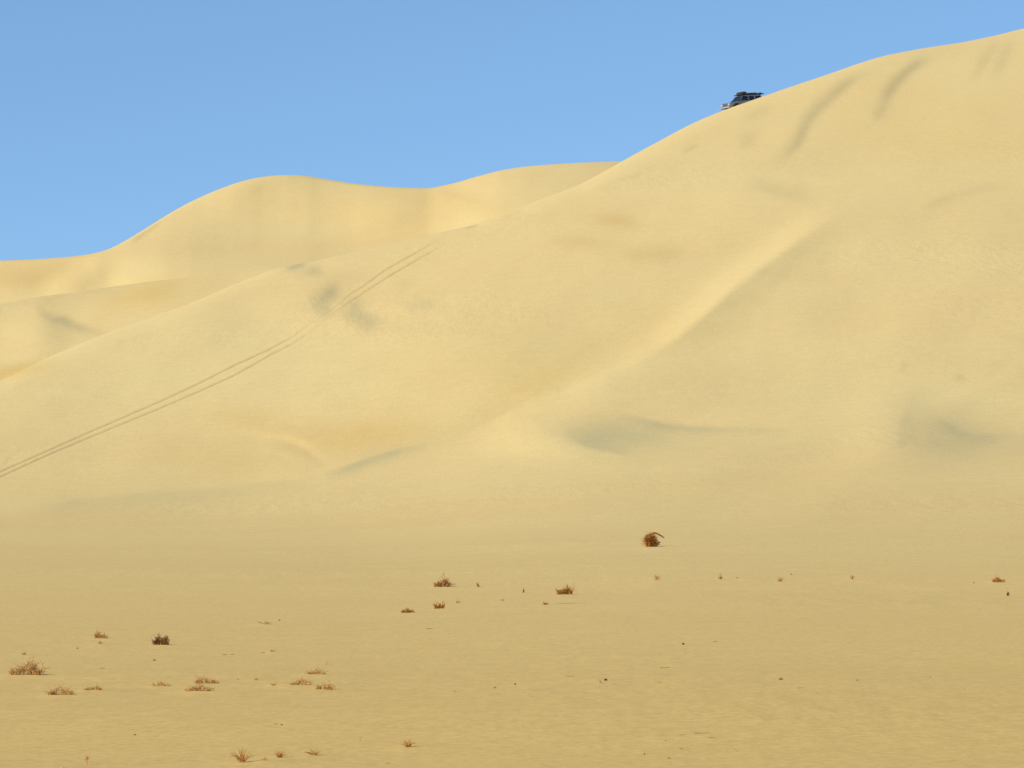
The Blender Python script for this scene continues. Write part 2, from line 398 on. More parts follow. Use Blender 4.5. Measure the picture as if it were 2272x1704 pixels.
# ------------------------------------------------------------------ plants, sticks and pebbles: (kind, u, v, width px, height px, label, density, dark)
PLANTS = [
 ('dry_shrub', 58,1502,82,34,'broad reddish brown dry shrub, widest of all, near the left end of the plain',1.0,.45),
 ('dry_sprig', 53,1454,20,10,'small olive sprig just above the broadest reddish brown shrub at far left',.6,.2),
 ('dry_shrub', 222,1418,36,22,'faint brown shrub with one upright twig, left of the dense almost black one',.5,.3),
 ('dry_sprig', 222,1430,20,6,'low sprig flat on the sand just below the faint shrub with an upright twig',.6,.2),
 ('dry_shrub', 356,1433,40,23,'dense almost black brown round shrub in the left third of the plain',1.3,.9),
 ('dry_sprig', 171,1440,4,6,'tiny upright sprig between the broadest shrub and the faint upright-twig shrub',.6,.2),
 ('dry_sprig', 341,1466,16,6,'short slanting twig cluster just below the dense almost black shrub',.6,.2),
 ('dry_shrub', 133,1546,74,24,'long low olive shrub with a raised fork, below and right of the broadest shrub',.6,.2),
 ('dry_shrub', 207,1534,44,13,'low pinkish brown shrub trailing right of the long olive one with a raised fork',.5,.2),
 ('dry_shrub', 361,1525,46,16,'thin see-through pinkish shrub alone below the dense almost black one',.35,.1),
 ('dry_shrub', 459,1520,58,20,'upper of the two overlapping sprawling shrubs left of the triple cluster',.55,.2),
 ('dry_shrub', 441,1537,64,20,'lower of the two overlapping sprawling shrubs left of the triple cluster',.5,.2),
 ('dry_sprig', 529,1508,6,5,'tiny sprig just right of the two overlapping sprawling shrubs',.6,.1),
 ('dry_sprig', 567,1511,22,8,'small pinkish sprig between the two overlapping shrubs and the triple cluster',.6,.1),
 ('dry_sprig', 608,1524,22,7,'small brown sprig touching the left foot of the triple cluster',.7,.2),
 ('dry_shrub', 700,1499,50,17,'topmost thin shrub of the triple cluster left of centre',.4,.15),
 ('dry_shrub', 668,1524,56,20,'left thin shrub of the triple cluster left of centre',.4,.15),
 ('dry_shrub', 719,1533,50,20,'lower right thin shrub of the triple cluster left of centre',.45,.15),
 ('dry_twig', 725,1476,3,11,'single upright stick above the triple cluster of thin shrubs',1,.2),
 ('dry_sprig', 588,1387,40,10,'slanting low sprig alone high on the plain left of centre',.5,.2),
 ('pebble', 620,1377,4,3,'tiny dark pebble at the right tip of the slanting sprig high on the plain',1,.5),
 ('lying_twig', 499,1453,9,2,'left of two short twigs lying end to end left of centre',1,.3),
 ('lying_twig', 516,1452,9,2,'right of two short twigs lying end to end left of centre',1,.3),
 ('lying_twig', 584,1449,10,2,'short flat twig just left of the small hooked sprig left of centre',1,.3),
 ('dry_sprig', 605,1447,18,5,'small hooked sprig beside a flat twig, midway up the plain left of centre',.7,.4),
 ('lying_twig', 613,1607,9,3,'short dark twig above the upright grass tuft near the bottom edge',1,.6),
 ('pebble', 625,1609,5,3,'small dark pebble at the right end of the short dark twig near the bottom edge',1,.6),
 ('grass_tuft', 537,1696,62,36,'large upright fan of dry grass blades at the bottom edge left of centre',1,.2),
 ('dry_sprig', 584,1694,30,13,'pale sprig touching the right foot of the large upright grass fan',.45,.1),
 ('grass_tuft', 620,1685,38,20,'smaller cup shaped grass tuft second to the right of the large upright fan',.5,.2),
 ('dry_twig', 648,1684,3,8,'short upright stick right of the cup shaped grass tuft',1,.1),
 ('grass_tuft', 697,1680,48,17,'low spreading grass tuft, rightmost of the row along the bottom edge left of centre',.4,.15),
 ('seed_stalk', 193,1697,15,21,'thin stalk with a pale fuzzy round head near the bottom left corner',1,.1),
 ('dry_sprig', 143,1707,18,8,'pale sprig cut by the bottom edge left of the fuzzy-headed stalk',.5,.1),
 ('dry_twig', 350,1688,2,6,'faint stick between the fuzzy-headed stalk and the large upright grass fan',1,.1),
 ('pebble', 299,1631,6,3,'grey pebble alone on empty sand above the fuzzy-headed stalk',1,.2),
 ('lying_twig', 228,1483,12,2,'faint flat twig right of the broadest reddish brown shrub',1,.0),
 ('dry_shrub', 981,1304,42,24,'rust brown leaning shrub, highest on the plain left of the middle',.9,.4),
 ('dry_sprig', 1060,1303,15,13,'compact little rust bush just right of the leaning rust brown shrub',1.2,.3),
 ('dry_sprig', 1161,1315,7,11,'narrow upright sprig left of the two-lobed rust shrub',.8,.2),
 ('dry_shrub', 1254,1321,42,25,'rust shrub in two lobes stepping up to the right, middle of the plain',1.0,.35),
 ('dry_sprig', 1115,1333,7,9,'tiny curled sprig between the rayed rust shrub and the two-lobed rust shrub',.6,.2),
 ('dry_shrub', 903,1361,30,13,'flat spiky rust shrub, leftmost of the group around the middle of the plain',.9,.2),
 ('dry_shrub', 975,1352,26,17,'star-rayed rust shrub with two side horns, right of the flat spiky one',.9,.3),
 ('dry_sprig', 1015,1338,13,8,'little three-pointed sprig right above the star-rayed rust shrub',.7,.1),
 ('dry_sprig', 1209,1343,20,10,'small dark forked sprig below left of the two-lobed rust shrub',.7,.4),
 ('lying_twig', 1269,1339,66,3,'very long thin root lying flat under the two-lobed rust shrub',1,.1),
 ('grass_tuft', 905,1661,44,21,'brown grass tuft alone near the bottom edge, just left of the middle',.6,.3),
 ('dry_twig', 800,1645,5,11,'bent upright stick left of the lone grass tuft near the bottom edge',1,.2),
 ('lying_twig', 953,1395,14,2,'pale flat twig alone below the star-rayed rust shrub',1,.0),
 ('dry_sprig', 1097,1527,15,8,'faint forked sprig low in the middle of the plain',.5,.1),
 ('pebble', 1143,1519,5,4,'small brown pebble right of the faint forked sprig in the middle',1,.4),
 ('dry_sprig', 1009,1534,8,5,'pale tiny sprig left of the faint forked sprig in the middle',.5,.0),
 ('lying_twig', 1266,1501,18,4,'curved pale twig left of the black pebble and its sprig',1,.0),
 ('lying_twig', 861,1694,11,2,'faint flat twig at the bottom edge below the lone grass tuft',1,.0),
 ('dead_bush', 1447,1215,48,31,'round rust coloured tumbled bush with a pale hollow, alone at the foot of the slope',2,.45),
 ('dry_sprig', 1456,1289,28,12,'pale topped broken sprig below the round tumbled bush',.7,.2),
 ('dry_sprig', 1599,1285,17,12,'small hooked olive sprig right of the pale topped broken sprig',.8,.2),
 ('pebble', 1636,1283,4,3,'tiny pebble to the right of the small hooked olive sprig',1,.2),
 ('pebble', 1516,1430,6,4,'black pebble above two tiny sticks right of the middle',1,1.0),
 ('dry_twig', 1520,1448,2,9,'upright stick directly below the black pebble right of the middle',1,.3),
 ('dry_twig', 1506,1443,2,6,'leaning tiny stick below left of the black pebble right of the middle',1,.1),
 ('pebble', 1344,1510,7,5,'largest black pebble, touching a forked sprig low in the plain',1,1.0),
 ('dry_sprig', 1331,1516,16,13,'thin forked sprig at the left of the largest black pebble',.5,.1),
 ('dry_twig', 1439,1511,3,8,'leaning stick right of the largest black pebble',1,.1),
 ('lying_twig', 1465,1515,7,2,'little flat twig right of the leaning stick',1,.1),
 ('lying_twig', 1476,1482,24,2,'long straight pale twig above the leaning stick',1,.0),
 ('dry_sprig', 1429,1674,5,8,'tiny reddish sprig near the bottom edge, leftmost of the scatter right of the middle',.8,.2),
 ('dry_sprig', 1482,1683,14,12,'forked grey sprig near the bottom edge in the scatter right of the middle',.5,.1),
 ('dry_twig', 1528,1670,7,13,'slanting bare stick right of the forked grey sprig near the bottom edge',1,.0),
 ('lying_twig', 1512,1662,9,3,'short reddish twig left of the slanting bare stick',1,.2),
 ('lying_twig', 1557,1627,34,3,'long flat twig, highest of the scatter near the bottom edge',1,.0),
 ('lying_twig', 1515,1631,14,2,'short flat twig just left of the long flat one near the bottom edge',1,.1),
 ('lying_twig', 1580,1637,16,4,'curved faint twig below the right end of the long flat one',1,.0),
 ('dry_twig', 1633,1668,9,8,'bent reddish stick, rightmost of the scatter near the bottom edge',1,.2),
 ('pebble', 1477,1644,3,2,'tiny reddish pebble above the forked grey sprig near the bottom edge',1,.4),
 ('lying_twig', 1587,1424,9,2,'short flat twig upper right of the black pebble with two sticks',1,.1),
 ('dry_sprig', 1730,1292,27,10,'slanting rust sprig in the row below the dune foot, right of the olive hooked one',.9,.2),
 ('pebble', 1756,1275,4,3,'tiny brown pebble above right of the slanting rust sprig',1,.1),
 ('dry_sprig', 1891,1286,18,10,'small low sprig with a flat arm to the right, midway to the right edge',.8,.2),
 ('dry_sprig', 2160,1294,9,5,'tiny sprig left of the rightmost arched shrub',.8,.1),
 ('dry_shrub', 2215,1293,31,15,'arched brown shrub near the right edge below the dune foot',.7,.3),
 ('dry_sprig', 2236,1322,8,10,'small dark knot of twigs under the rightmost arched shrub',1.6,.9),
 ('dry_sprig', 1733,1508,13,6,'small rust sprig alone low in the right half of the plain',1.2,.4),
 ('pebble', 1902,1510,4,3,'tiny pebble right of the lone small rust sprig',1,.3),
 ('pebble', 2064,1503,3,2,'tiny pebble far right on the low plain, level with the lone rust sprig',1,.3),
 ('dry_twig', 2140,1532,2,6,'tiny upright stick low at the right, last before the right edge',1,.2),
 ('lying_twig', 1778,1527,14,2,'flat twig below right of the lone small rust sprig',1,.1),
]
# drifts of sand gathered round each shrub, tailing off downwind
bases = []
for p in PLANTS:
    g = ground_at(p[1], min(p[2], 1712) if p[2] > 1704 else p[2]); bases.append(g)
for p, g in zip(PLANTS, bases):
    if p[0] in ('dry_shrub', 'dead_bush', 'grass_tuft') or (p[0] == 'dry_sprig' and p[3] >= 18):
        px = g.y / F; wm = p[3] * px
        h = min(0.045, 0.05 * wm + 0.006) 
        r0, r1 = nA, nA + nB + 200
        dx = PX[r0:r1] - (g.x - 0.1 * wm); dy = PY[r0:r1] - (g.y + 0.1 * wm)
        sx = np.where(dx < 0, 0.55 * wm, 1.5 * wm)
        PZ[r0:r1] += h * np.exp(-0.5 * (dx / sx) ** 2 - 0.5 * (dy / max(0.8 * wm, 0.2)) ** 2)

# ------------------------------------------------------------------ ledge behind the crest where the car stands
CAR_U, CAR_V = 1648.5, 249.0
cc = int(round(float(col_of(CAR_U))))
r_cr = ROWC
CAR_Y = float(PY[r_cr, cc]) + 4.2
CAR_X = (CAR_U - W / 2) / F * CAR_Y
CAR_Z = HC + (VH - CAR_V) / F * CAR_Y
CAR_YAW = R(180 + 30)        # forward axis (+x of the model) points left and a little towards the camera
CAR_PITCH = R(5.5)
q = slice(ROWC, ROWC + nD)
dx = PX[q] - CAR_X; dy = PY[q] - CAR_Y
fx = dx * math.cos(CAR_YAW) + dy * math.sin(CAR_YAW); fy = -dx * math.sin(CAR_YAW) + dy * math.cos(CAR_YAW)
dist = np.hypot(np.maximum(np.abs(fx) - 2.5, 0), np.maximum(np.abs(fy) - 1.1, 0))
plane = CAR_Z - fx * math.sin(CAR_PITCH)
wgt = np.clip(1 - dist / 3.0, 0, 1); wgt = wgt * wgt * (3 - 2 * wgt)
zl = PZ[q] * (1 - wgt) + plane * wgt
lim = HC + PY[q] * (PZ[r_cr][None, :] - HC) / PY[r_cr][None, :] - 0.02
PZ[q] = np.where(wgt > 0, np.minimum(zl, lim), PZ[q])

# colour of the sand itself: redder sand lying in some hollows
warm = np.zeros_like(PX)
def wblob(x, y, sx, sy, ang, amp):
    c, s = math.cos(R(ang)), math.sin(R(ang))
    a = (UU - x) * c + (Veval - y) * s; b = -(UU - x) * s + (Veval - y) * c
    warm[:] += amp * np.exp(-0.5 * ((a / sx) ** 2 + (b / sy) ** 2))
wblob(800, 968, 100, 26, -8, 0.42); wblob(560, 935, 90, 22, 8, 0.25); wblob(330, 652, 70, 20, -12, 0.5); wblob(1365, 488, 38, 11, 8, 0.38)
wblob(1285, 537, 45, 9, 0, 0.25); wblob(1445, 566, 66, 12, -4, 0.3); wblob(1100, 820, 220, 60, -12, 0.22); wblob(60, 612, 110, 28, 0, 0.35)
wblob(1180, 860, 90, 22, -28, 0.3); wblob(1440, 700, 70, 40, -35, 0.12); wblob(30, 824, 50, 10, -14, 0.7); wblob(480, 1020, 120, 26, 8, 0.22); wblob(850, 480, 120, 40, 5, 0.2); wblob(2100, 300, 200, 80, 15, 0.2); wblob(1020, 450, 80, 16, 10, 0.2)
warm += 0.80 / (1 + np.exp(-(Veval - 1250) / 110)) * np.ones_like(warm)
warm = np.where(hidden, 0, np.clip(warm, 0, 1))

# ------------------------------------------------------------------ the sand sheet
co = np.stack([PX, PY, PZ], -1).reshape(-1, 3).astype(np.float32)
me = bpy.data.meshes.new('sand_dunes')
idx = np.arange(NR * NC).reshape(NR, NC)
quads = np.stack([idx[:-1, :-1], idx[:-1, 1:], idx[1:, 1:], idx[1:, :-1]], -1).reshape(-1, 4).astype(np.int32)
me.vertices.add(len(co)); me.vertices.foreach_set('co', co.ravel())
me.loops.add(quads.size); me.loops.foreach_set('vertex_index', quads.ravel())
me.polygons.add(len(quads)); me.polygons.foreach_set('loop_start', np.arange(0, quads.size, 4, dtype=np.int32))
me.polygons.foreach_set('loop_total', np.full(len(quads), 4, dtype=np.int32))
me.polygons.foreach_set('use_smooth', np.ones(len(quads), dtype=bool))
me.update(calc_edges=True)
grey = np.where(hidden, 0, np.clip((sample(GREY, UU, Veval) * (1 - back) + sample(BACK[1], UU, Veval) * back) * edge, 0, 0.75))
for nm, arr in (('warm', warm), ('rut', rut), ('grey_tint', grey)):
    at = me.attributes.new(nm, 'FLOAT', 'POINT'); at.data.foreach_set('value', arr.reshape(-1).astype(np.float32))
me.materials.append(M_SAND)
terrain = bpy.data.objects.new('sand_dunes', me); COL.objects.link(terrain); tag(terrain, kind='structure')

# the plain all round, below the dunes, out to the horizon
bm = bmesh.new()
rings = [0.0] + list(np.geomspace(30, 9000, 26)); prev = None
c0 = bm.verts.new((0, 0, -0.9))
for r in rings[1:]:
    ring = [bm.verts.new((r * math.cos(a), r * math.sin(a), -0.9)) for a in np.linspace(0, 2 * math.pi, 72, endpoint=False)]
    for i in range(72):
        j = (i + 1) % 72
        bm.faces.new((c0, ring[i], ring[j]) if prev is None else (prev[i], ring[i], ring[j], prev[j]))
    prev = ring
me2 = bpy.data.meshes.new('desert_plain'); bm.to_mesh(me2); bm.free(); me2.materials.append(M_SAND)
o2 = bpy.data.objects.new('desert_plain', me2); COL.objects.link(o2); tag(o2, kind='structure')

# ------------------------------------------------------------------ plants
def plant_mat(name, dry, pale): return principled(name, dry, 0.85, 0, 0.45, pale)
TW = {}
def twig_material(dark):
    k = 0 if dark < 0.15 else 1 if dark < 0.33 else 2 if dark < 0.6 else 3
    if k not in TW:
        colr = [(0.52, 0.275, 0.060), (0.45, 0.195, 0.030), (0.37, 0.140, 0.013), (0.21, 0.072, 0.006)][k]
        TW[k] = principled('dry_wood_%s' % ['pale', 'brown', 'rust', 'dark'][k], colr, 0.85, 0, 0.35, 14.0)
    return TW[k]
def stem(bm, pts, r0, r1):
    n = len(pts); prev = None
    for i, p in enumerate(pts):
        d = (pts[min(i + 1, n - 1)] - pts[max(i - 1, 0)]).normalized()
        a = d.orthogonal().normalized(); b = d.cross(a)
        r = r0 + (r1 - r0) * i / (n - 1)
        ring = [bm.verts.new(p + (a * math.cos(t) + b * math.sin(t)) * r) for t in (0, 2.094, 4.189)]
        if prev:
            for k in range(3): bm.faces.new((prev[k], prev[(k + 1) % 3], ring[(k + 1) % 3], ring[k]))
        prev = ring
    bm.faces.new(prev)
def leaf(bm, p, size, rnd):
    d = Vector((rnd.gauss(0, 1), rnd.gauss(0, 1), rnd.gauss(0, .8))).normalized(); s = d.orthogonal().normalized() * size * 0.28
    a = bm.verts.new(p - s); b = bm.verts.new(p + s); c = bm.verts.new(p + d * size); e = bm.verts.new(p + d * size * .45 + d.cross(s).normalized() * size * .16)
    bm.faces.new((a, b, e)); bm.faces.new((b, c, e)); bm.faces.new((c, a, e))
def mesh_obj(name, bm, mat, parent=None):
    m = bpy.data.meshes.new(name); bm.to_mesh(m); bm.free(); m.materials.append(mat)
    o = bpy.data.objects.new(name, m); COL.objects.link(o); o.parent = parent
    return o
# outlines of the shrubs one can tell apart, left to right (height of each part of the crown)
OUTLINE = {58: [.35, .6, .85, 1.0, 1.0, .8, .45], 981: [.3, .5, .8, 1.0, .75, .5], 1254: [.45, .5, .55, .95, 1.0], 133: [.3, .4, 1.0, .55, .6, .5], 222: [.8, 1.0, .6, .45, .2],
           356: [.5, .95, 1.0, .8, 1.0, .7], 459: [.5, 1.0, .8, .55, .35], 441: [.3, .5, .8, 1.0, .8, .3], 903: [.5, .7, 1.0, .5, .35], 975: [1.0, .6, .8, .6, 1.0], 700: [.3, .5, .9, 1.0, .7],
           668: [.4, .7, .9, 1.0, .6], 719: [.4, .6, .7, 1.0, .6], 207: [.25, .4, .7, 1.0, .9], 361: [.3, .9, 1.0, .5, .4], 2215: [.5, 1.0, .9, .5, .4]}
def make_shrub(rnd, w, h, dens, px, kind, lean=0.0, outline=None):
    """branches and leaf scraps of a dry shrub of width w and height h (metres); px = metres per reference pixel"""
    b1 = bmesh.new(); b2 = bmesh.new()
    tr = px * (0.62 if kind != 'grass_tuft' else .75)
    if kind == 'grass_tuft': nst = int(16 + 26 * dens)
    elif kind == 'dead_bush': nst = 150
    elif kind == 'dry_shrub': nst = int(14 + 60 * dens)
    else: nst = int(5 + 9 * dens)
    ncl = max(3, min(6, int(round(w / h * 1.4))))
    cl = [(x_ * w + rnd.gauss(0, .03) * w, math.sqrt(max(.2, 1 - (2.0 * x_) ** 2)) * rnd.uniform(.7, 1.1)) for x_ in [-.40 + .80 * (j + .5) / ncl + rnd.uniform(-.06, .06) for j in range(ncl)]]
    if outline: cl = [((-.42 + .84 * (j + .5) / len(outline)) * w + rnd.gauss(0, .02) * w, o_) for j, o_ in enumerate(outline)]
    for i in range(nst):
        if kind == 'grass_tuft':
            az = rnd.uniform(0, 6.283); out = rnd.uniform(.1, 1.15)
            base = Vector((rnd.gauss(0, w * .06), rnd.gauss(0, w * .05), -0.01))
            tip = Vector((math.cos(az) * out * w * .5, math.sin(az) * out * w * .35, h * (1.0 - .55 * out * out) * rnd.uniform(.55, 1)))
            mid = base.lerp(tip, .55) + Vector((0, 0, h * .16 * out))
            stem(b1, [base, base.lerp(mid, .5) + Vector((0, 0, h * .04)), mid, mid.lerp(tip, .55), tip], tr, tr * .35)
        else:
            az = rnd.uniform(0, 6.283); out = rnd.uniform(.1, 1) if kind != 'dead_bush' else math.sqrt(rnd.random())
            if kind == 'dead_bush': bx = rnd.gauss(-.10, .12) * w
            elif kind == 'dry_shrub': bx = cl[i % len(cl)][0] + rnd.gauss(0, .04) * w
            else: bx = rnd.gauss(0, .06) * w
            base = Vector((bx, rnd.gauss(0, w * .06), -0.012))
            if kind == 'dead_bush':
                cx_ = -.08 * w
                tip = Vector((cx_ + math.cos(az) * out * w * .40, math.sin(az) * out * w * .36, h * math.sqrt(max(0.03, 1 - out ** 2)) * rnd.uniform(.75, 1)))
            else:
                el = R(rnd.triangular(8, 88, 34)); hh = h * (cl[i % len(cl)][1] if kind == 'dry_shrub' else 1)
                rr = (w * .24 if kind == 'dry_shrub' else w * .5)
                q0 = rnd.uniform(.45, 1.0) * (1.3 if rnd.random() < .10 else 1)
                tip = base + Vector((math.cos(az) * math.cos(el) * rr * q0 + lean * hh * .5, math.sin(az) * math.cos(el) * rr * q0 * .8, math.sin(el) * hh * q0 * 1.1))
            k = 5; pts = []
            for j in range(k):
                t = j / (k - 1); p = base.lerp(tip, t); p.z = max(-.01, p.z + math.sin(t * math.pi) * h * .12)
                if 0 < j: p += Vector((rnd.gauss(0, 1), rnd.gauss(0, 1), rnd.gauss(0, .7))) * (w * .03)
                pts.append(p)
            stem(b1, pts, tr, tr * .35)
            for q_ in range(rnd.randint(1, 3 if kind != 'dry_sprig' else 2)):
                t = rnd.uniform(.3, .95); j = min(k - 2, int(t * (k - 1))); s = pts[j].lerp(pts[j + 1], t * (k - 1) - j)
                e = s + Vector((rnd.gauss(0, 1), rnd.gauss(0, .8), abs(rnd.gauss(0, .8)))) * (w * .10)
                e.z = max(.002, min(e.z, h * 1.05)); stem(b1, [s, s.lerp(e, .5) + Vector((0, 0, w * .012)), e], tr * .55, tr * .2)
            nl = int((6 if kind == 'dead_bush' else 3.5) * (dens + .2) * rnd.uniform(.5, 1.5))
            for q_ in range(nl):
                t = rnd.uniform(.15, 1) * (k - 1.01); j = int(t); s = pts[j].lerp(pts[j + 1], t - j) + Vector((rnd.gauss(0, 1), rnd.gauss(0, 1), rnd.gauss(0, .6))) * w * .025
                if s.z > 0: leaf(b2, s, px * rnd.uniform(1.5, 3.2), rnd)
    return b1, b2

for i, (p, g) in enumerate(zip(PLANTS, bases)):
    kind, u, v, wpx, hpx, label, dens, dark = p
    rnd = random.Random(1000 + i * 17)
    px = g.y / F; w = wpx * px; h = hpx * px * (1.18 if kind in ('dry_shrub', 'dry_sprig') else 1.03)
    mat = twig_material(dark)
    # the drift raised the sand a little: sit on the raised sand
    c = int(round(float(col_of(u)))); r = int(np.argmin(np.abs(PY[nA:ROWC, c] - g.y))) + nA
    base = Vector((g.x, g.y, float(PZ[r, c])))
    cat = {'dry_shrub': 'shrub', 'dry_sprig': 'sprig', 'grass_tuft': 'grass tuft', 'dead_bush': 'bush', 'dry_twig': 'stick', 'lying_twig': 'twig', 'pebble': 'pebble', 'seed_stalk': 'plant'}[kind]
    grp = {'dry_shrub': 'dry shrubs on the plain', 'dry_sprig': 'small dry sprigs on the plain', 'grass_tuft': 'grass tufts near the bottom edge', 'dead_bush': None,
           'dry_twig': 'upright sticks in the sand', 'lying_twig': 'twigs lying on the sand', 'pebble': 'pebbles on the sand', 'seed_stalk': None}[kind]
    if kind in ('dry_shrub', 'grass_tuft', 'dead_bush', 'dry_sprig'):
        b1, b2 = make_shrub(rnd, w, h, dens, px, kind, lean=rnd.uniform(-.2, .4), outline=OUTLINE.get(u))
        if kind == 'dead_bush':
            for s_ in range(26):
                o_ = Vector((w * rnd.uniform(-.1, .05), rnd.gauss(-.1, .06) * w, h * rnd.uniform(.0, .06)))
                e_ = Vector((w * rnd.uniform(.18, .40), rnd.gauss(-.05, .06) * w, h * rnd.uniform(.12, .34)))
                stem(b1, [o_, o_.lerp(e_, .5) - Vector((0, 0, h * .06)), e_], px * .8, px * .4)
            # long arm reaching out to the right over a pale hollow
            for s_ in range(7):
                o_ = Vector((w * rnd.uniform(.02, .10), rnd.gauss(0, .04) * w, h * rnd.uniform(.88, .99)))
                e_ = Vector((w * rnd.uniform(.50, .60), rnd.gauss(-.05, .05) * w, h * rnd.uniform(.52, .62)))
                stem(b1, [o_, o_.lerp(e_, .35) + Vector((0, 0, h * .05)), o_.lerp(e_, .7) + Vector((0, 0, h * .04)), e_], px * .8, px * .5)
        if kind in ('dry_shrub', 'dead_bush') and len(b2.faces) > 30:
            root = bpy.data.objects.new(kind, None); COL.objects.link(root); root.location = base; root.empty_display_size = .1
            mesh_obj('branches', b1, mat, root)
            mesh_obj('dry_leaves', b2, twig_material(max(0, dark - .2) if kind != 'dead_bush' else .5), root)
            o = root
        else:
            tmp = bpy.data.meshes.new('tmp'); b2.to_mesh(tmp); b1.from_mesh(tmp); b2.free(); bpy.data.meshes.remove(tmp)
            o = mesh_obj(kind, b1, mat); o.location = base
    elif kind == 'dry_twig':
        b1 = bmesh.new(); s = rnd.choice((-1, 1)); r_ = px * .8
        stem(b1, [Vector((-s * w * .5, 0, -.01)), Vector((-s * w * .2, 0, h * .35)), Vector((s * w * .1, .004, h * .7)), Vector((s * w * .5, 0, h))], r_, r_ * .4)
        if h > 9 * px: stem(b1, [Vector((-s * w * .1, 0, h * .5)), Vector((-s * w * .4 - px, 0, h * .75))], r_ * .6, r_ * .3)
        o = mesh_obj(kind, b1, mat); o.location = base
    elif kind == 'lying_twig':
        b1 = bmesh.new(); n = 7; r_ = px * (.8 if wpx < 40 else .55)
        stem(b1, [Vector((w * (j / (n - 1) - .5), rnd.gauss(0, w * .02) + (j - 3) * w * .04, r_ * .6 + (hpx - 2) * px * .5 * (abs(j - 3) / 3) ** 2 + abs(rnd.gauss(0, r_ * .3)))) for j in range(n)], r_, r_ * .5)
        stem(b1, [Vector((w * .1, w * .01, r_ * .6)), Vector((w * .22, w * .1, r_ * 1.6))], r_ * .6, r_ * .3)
        o = mesh_obj(kind, b1, mat); o.location = base
    elif kind == 'pebble':
        b1 = bmesh.new(); bmesh.ops.create_icosphere(b1, subdivisions=2, radius=1.0)
        for vv in b1.verts:
            f_ = 1 + .25 * mnoise.noise(vv.co * 1.3 + Vector((i, 0, 0))); vv.co = Vector((vv.co.x * w * .5 * f_, vv.co.y * w * .45 * f_, vv.co.z * h * .6 * f_))
        o = mesh_obj(kind, b1, principled('pebble_stone', tuple(np.array((.16, .10, .05)) * (1.2 - dark)), .8, 0, .3, 30.)); o.location = base + Vector((0, 0, h * .25))
        for f_ in o.data.polygons: f_.use_smooth = True
    else:  # seed stalk
        root = bpy.data.objects.new(kind, None); COL.objects.link(root); root.location = base
        b1 = bmesh.new(); stem(b1, [Vector((w * .1, 0, -.01)), Vector((w * .05, 0, h * .3)), Vector((0, 0, h * .6))], px * .8, px * .5); mesh_obj('stalk', b1, twig_material(.2), root)
        b1 = bmesh.new(); c0 = Vector((-w * .05, 0, h * .62))
        for _ in range(60):
            d = Vector((rnd.gauss(0, 1), rnd.gauss(0, 1), rnd.gauss(0, 1) + .3)).normalized(); stem(b1, [c0, c0 + Vector((d.x * w * .5, d.y * w * .5, d.z * h * .36))], px * .22, px * .12)
        mesh_obj('seed_head', b1, twig_material(0), root)
        o = root
    if kind not in ('pebble',): o.rotation_euler.z = 0
    tag(o, label, cat, grp)

# ------------------------------------------------------------------ the off-road car on the crest
M_PAINT = principled('silver_blue_paint', (0.14, 0.18, 0.26), 0.3, 0.0, 0.06, 3.0, coat=0.6)
M_GLASS = principled('dark_window_glass', (0.012, 0.014, 0.016), 0.04)
M_BLACK = principled('black_plastic', (0.016, 0.016, 0.018), 0.8)
M_RUB = principled('tyre_rubber', (0.018, 0.017, 0.016), 0.9, 0, .2, 20)
M_RIM = principled('grey_steel_rim', (0.35, 0.35, 0.36), 0.4, 0.7)
M_CHR = principled('pale_bumper_metal', (0.34, 0.35, 0.36), 0.4, 0.2)
M_LENS = principled('clear_lamp_glass', (0.45, 0.48, 0.5), 0.08, 0.2)
M_AMB = principled('amber_lamp', (0.6, 0.2, 0.03), 0.2)
M_RED = principled('red_lamp', (0.35, 0.02, 0.02), 0.2)
M_TARP = principled('dark_green_tarp', (0.030, 0.030, 0.014), 0.9, 0, .4, 6)
M_ROPE = principled('brown_strap', (0.12, 0.06, 0.02), 0.9)
M_MAT = principled('olive_canvas', (0.045, 0.060, 0.035), 0.9, 0, .4, 5)
M_TAN = principled('brown_bundle_cloth', (0.10, 0.055, 0.022), 0.9, 0, .4, 5)

def bevel(bm, w, seg=2):
    bmesh.ops.bevel(bm, geom=[e for e in bm.edges if e.calc_face_angle(0) > R(25)], offset=w, segments=seg, profile=.6, affect='EDGES', clamp_overlap=True)
def box(bm, x0, x1, y0, y1, z0, z1):
    vs = [bm.verts.new((x, y, z)) for z in (z0, z1) for y in (y0, y1) for x in (x0, x1)]
    for f in ((0, 2, 3, 1), (4, 5, 7, 6), (0, 1, 5, 4), (2, 6, 7, 3), (0, 4, 6, 2), (1, 3, 7, 5)): bm.faces.new([vs[k] for k in f])
def loft(bm, secs):
    """side profile polygons at several y stations joined up"""
    rings = [[bm.verts.new((x, y, z)) for x, z in pr] for y, pr in secs]
    n = len(rings[0])
    for a, b in zip(rings, rings[1:]):
        for i in range(n): bm.faces.new((a[i], a[(i + 1) % n], b[(i + 1) % n], b[i]))
    bm.faces.new(rings[0][::-1]); bm.faces.new(rings[-1])
    bmesh.ops.recalc_face_normals(bm, faces=bm.faces)
def quad_panel(bm, pts, t):
    """glass pane: outline pts, thickness t along y or its normal"""
    v = [Vector(p) for p in pts]; n = (v[1] - v[0]).cross(v[2] - v[0]).normalized() * t
    a = [bm.verts.new(p) for p in v]; b = [bm.verts.new(p + n) for p in v]; k = len(v)
    bm.faces.new(a[::-1]); bm.faces.new(b)
    for i in range(k): bm.faces.new((a[i], a[(i + 1) % k], b[(i + 1) % k], b[i]))
    bmesh.ops.recalc_face_normals(bm, faces=bm.faces)
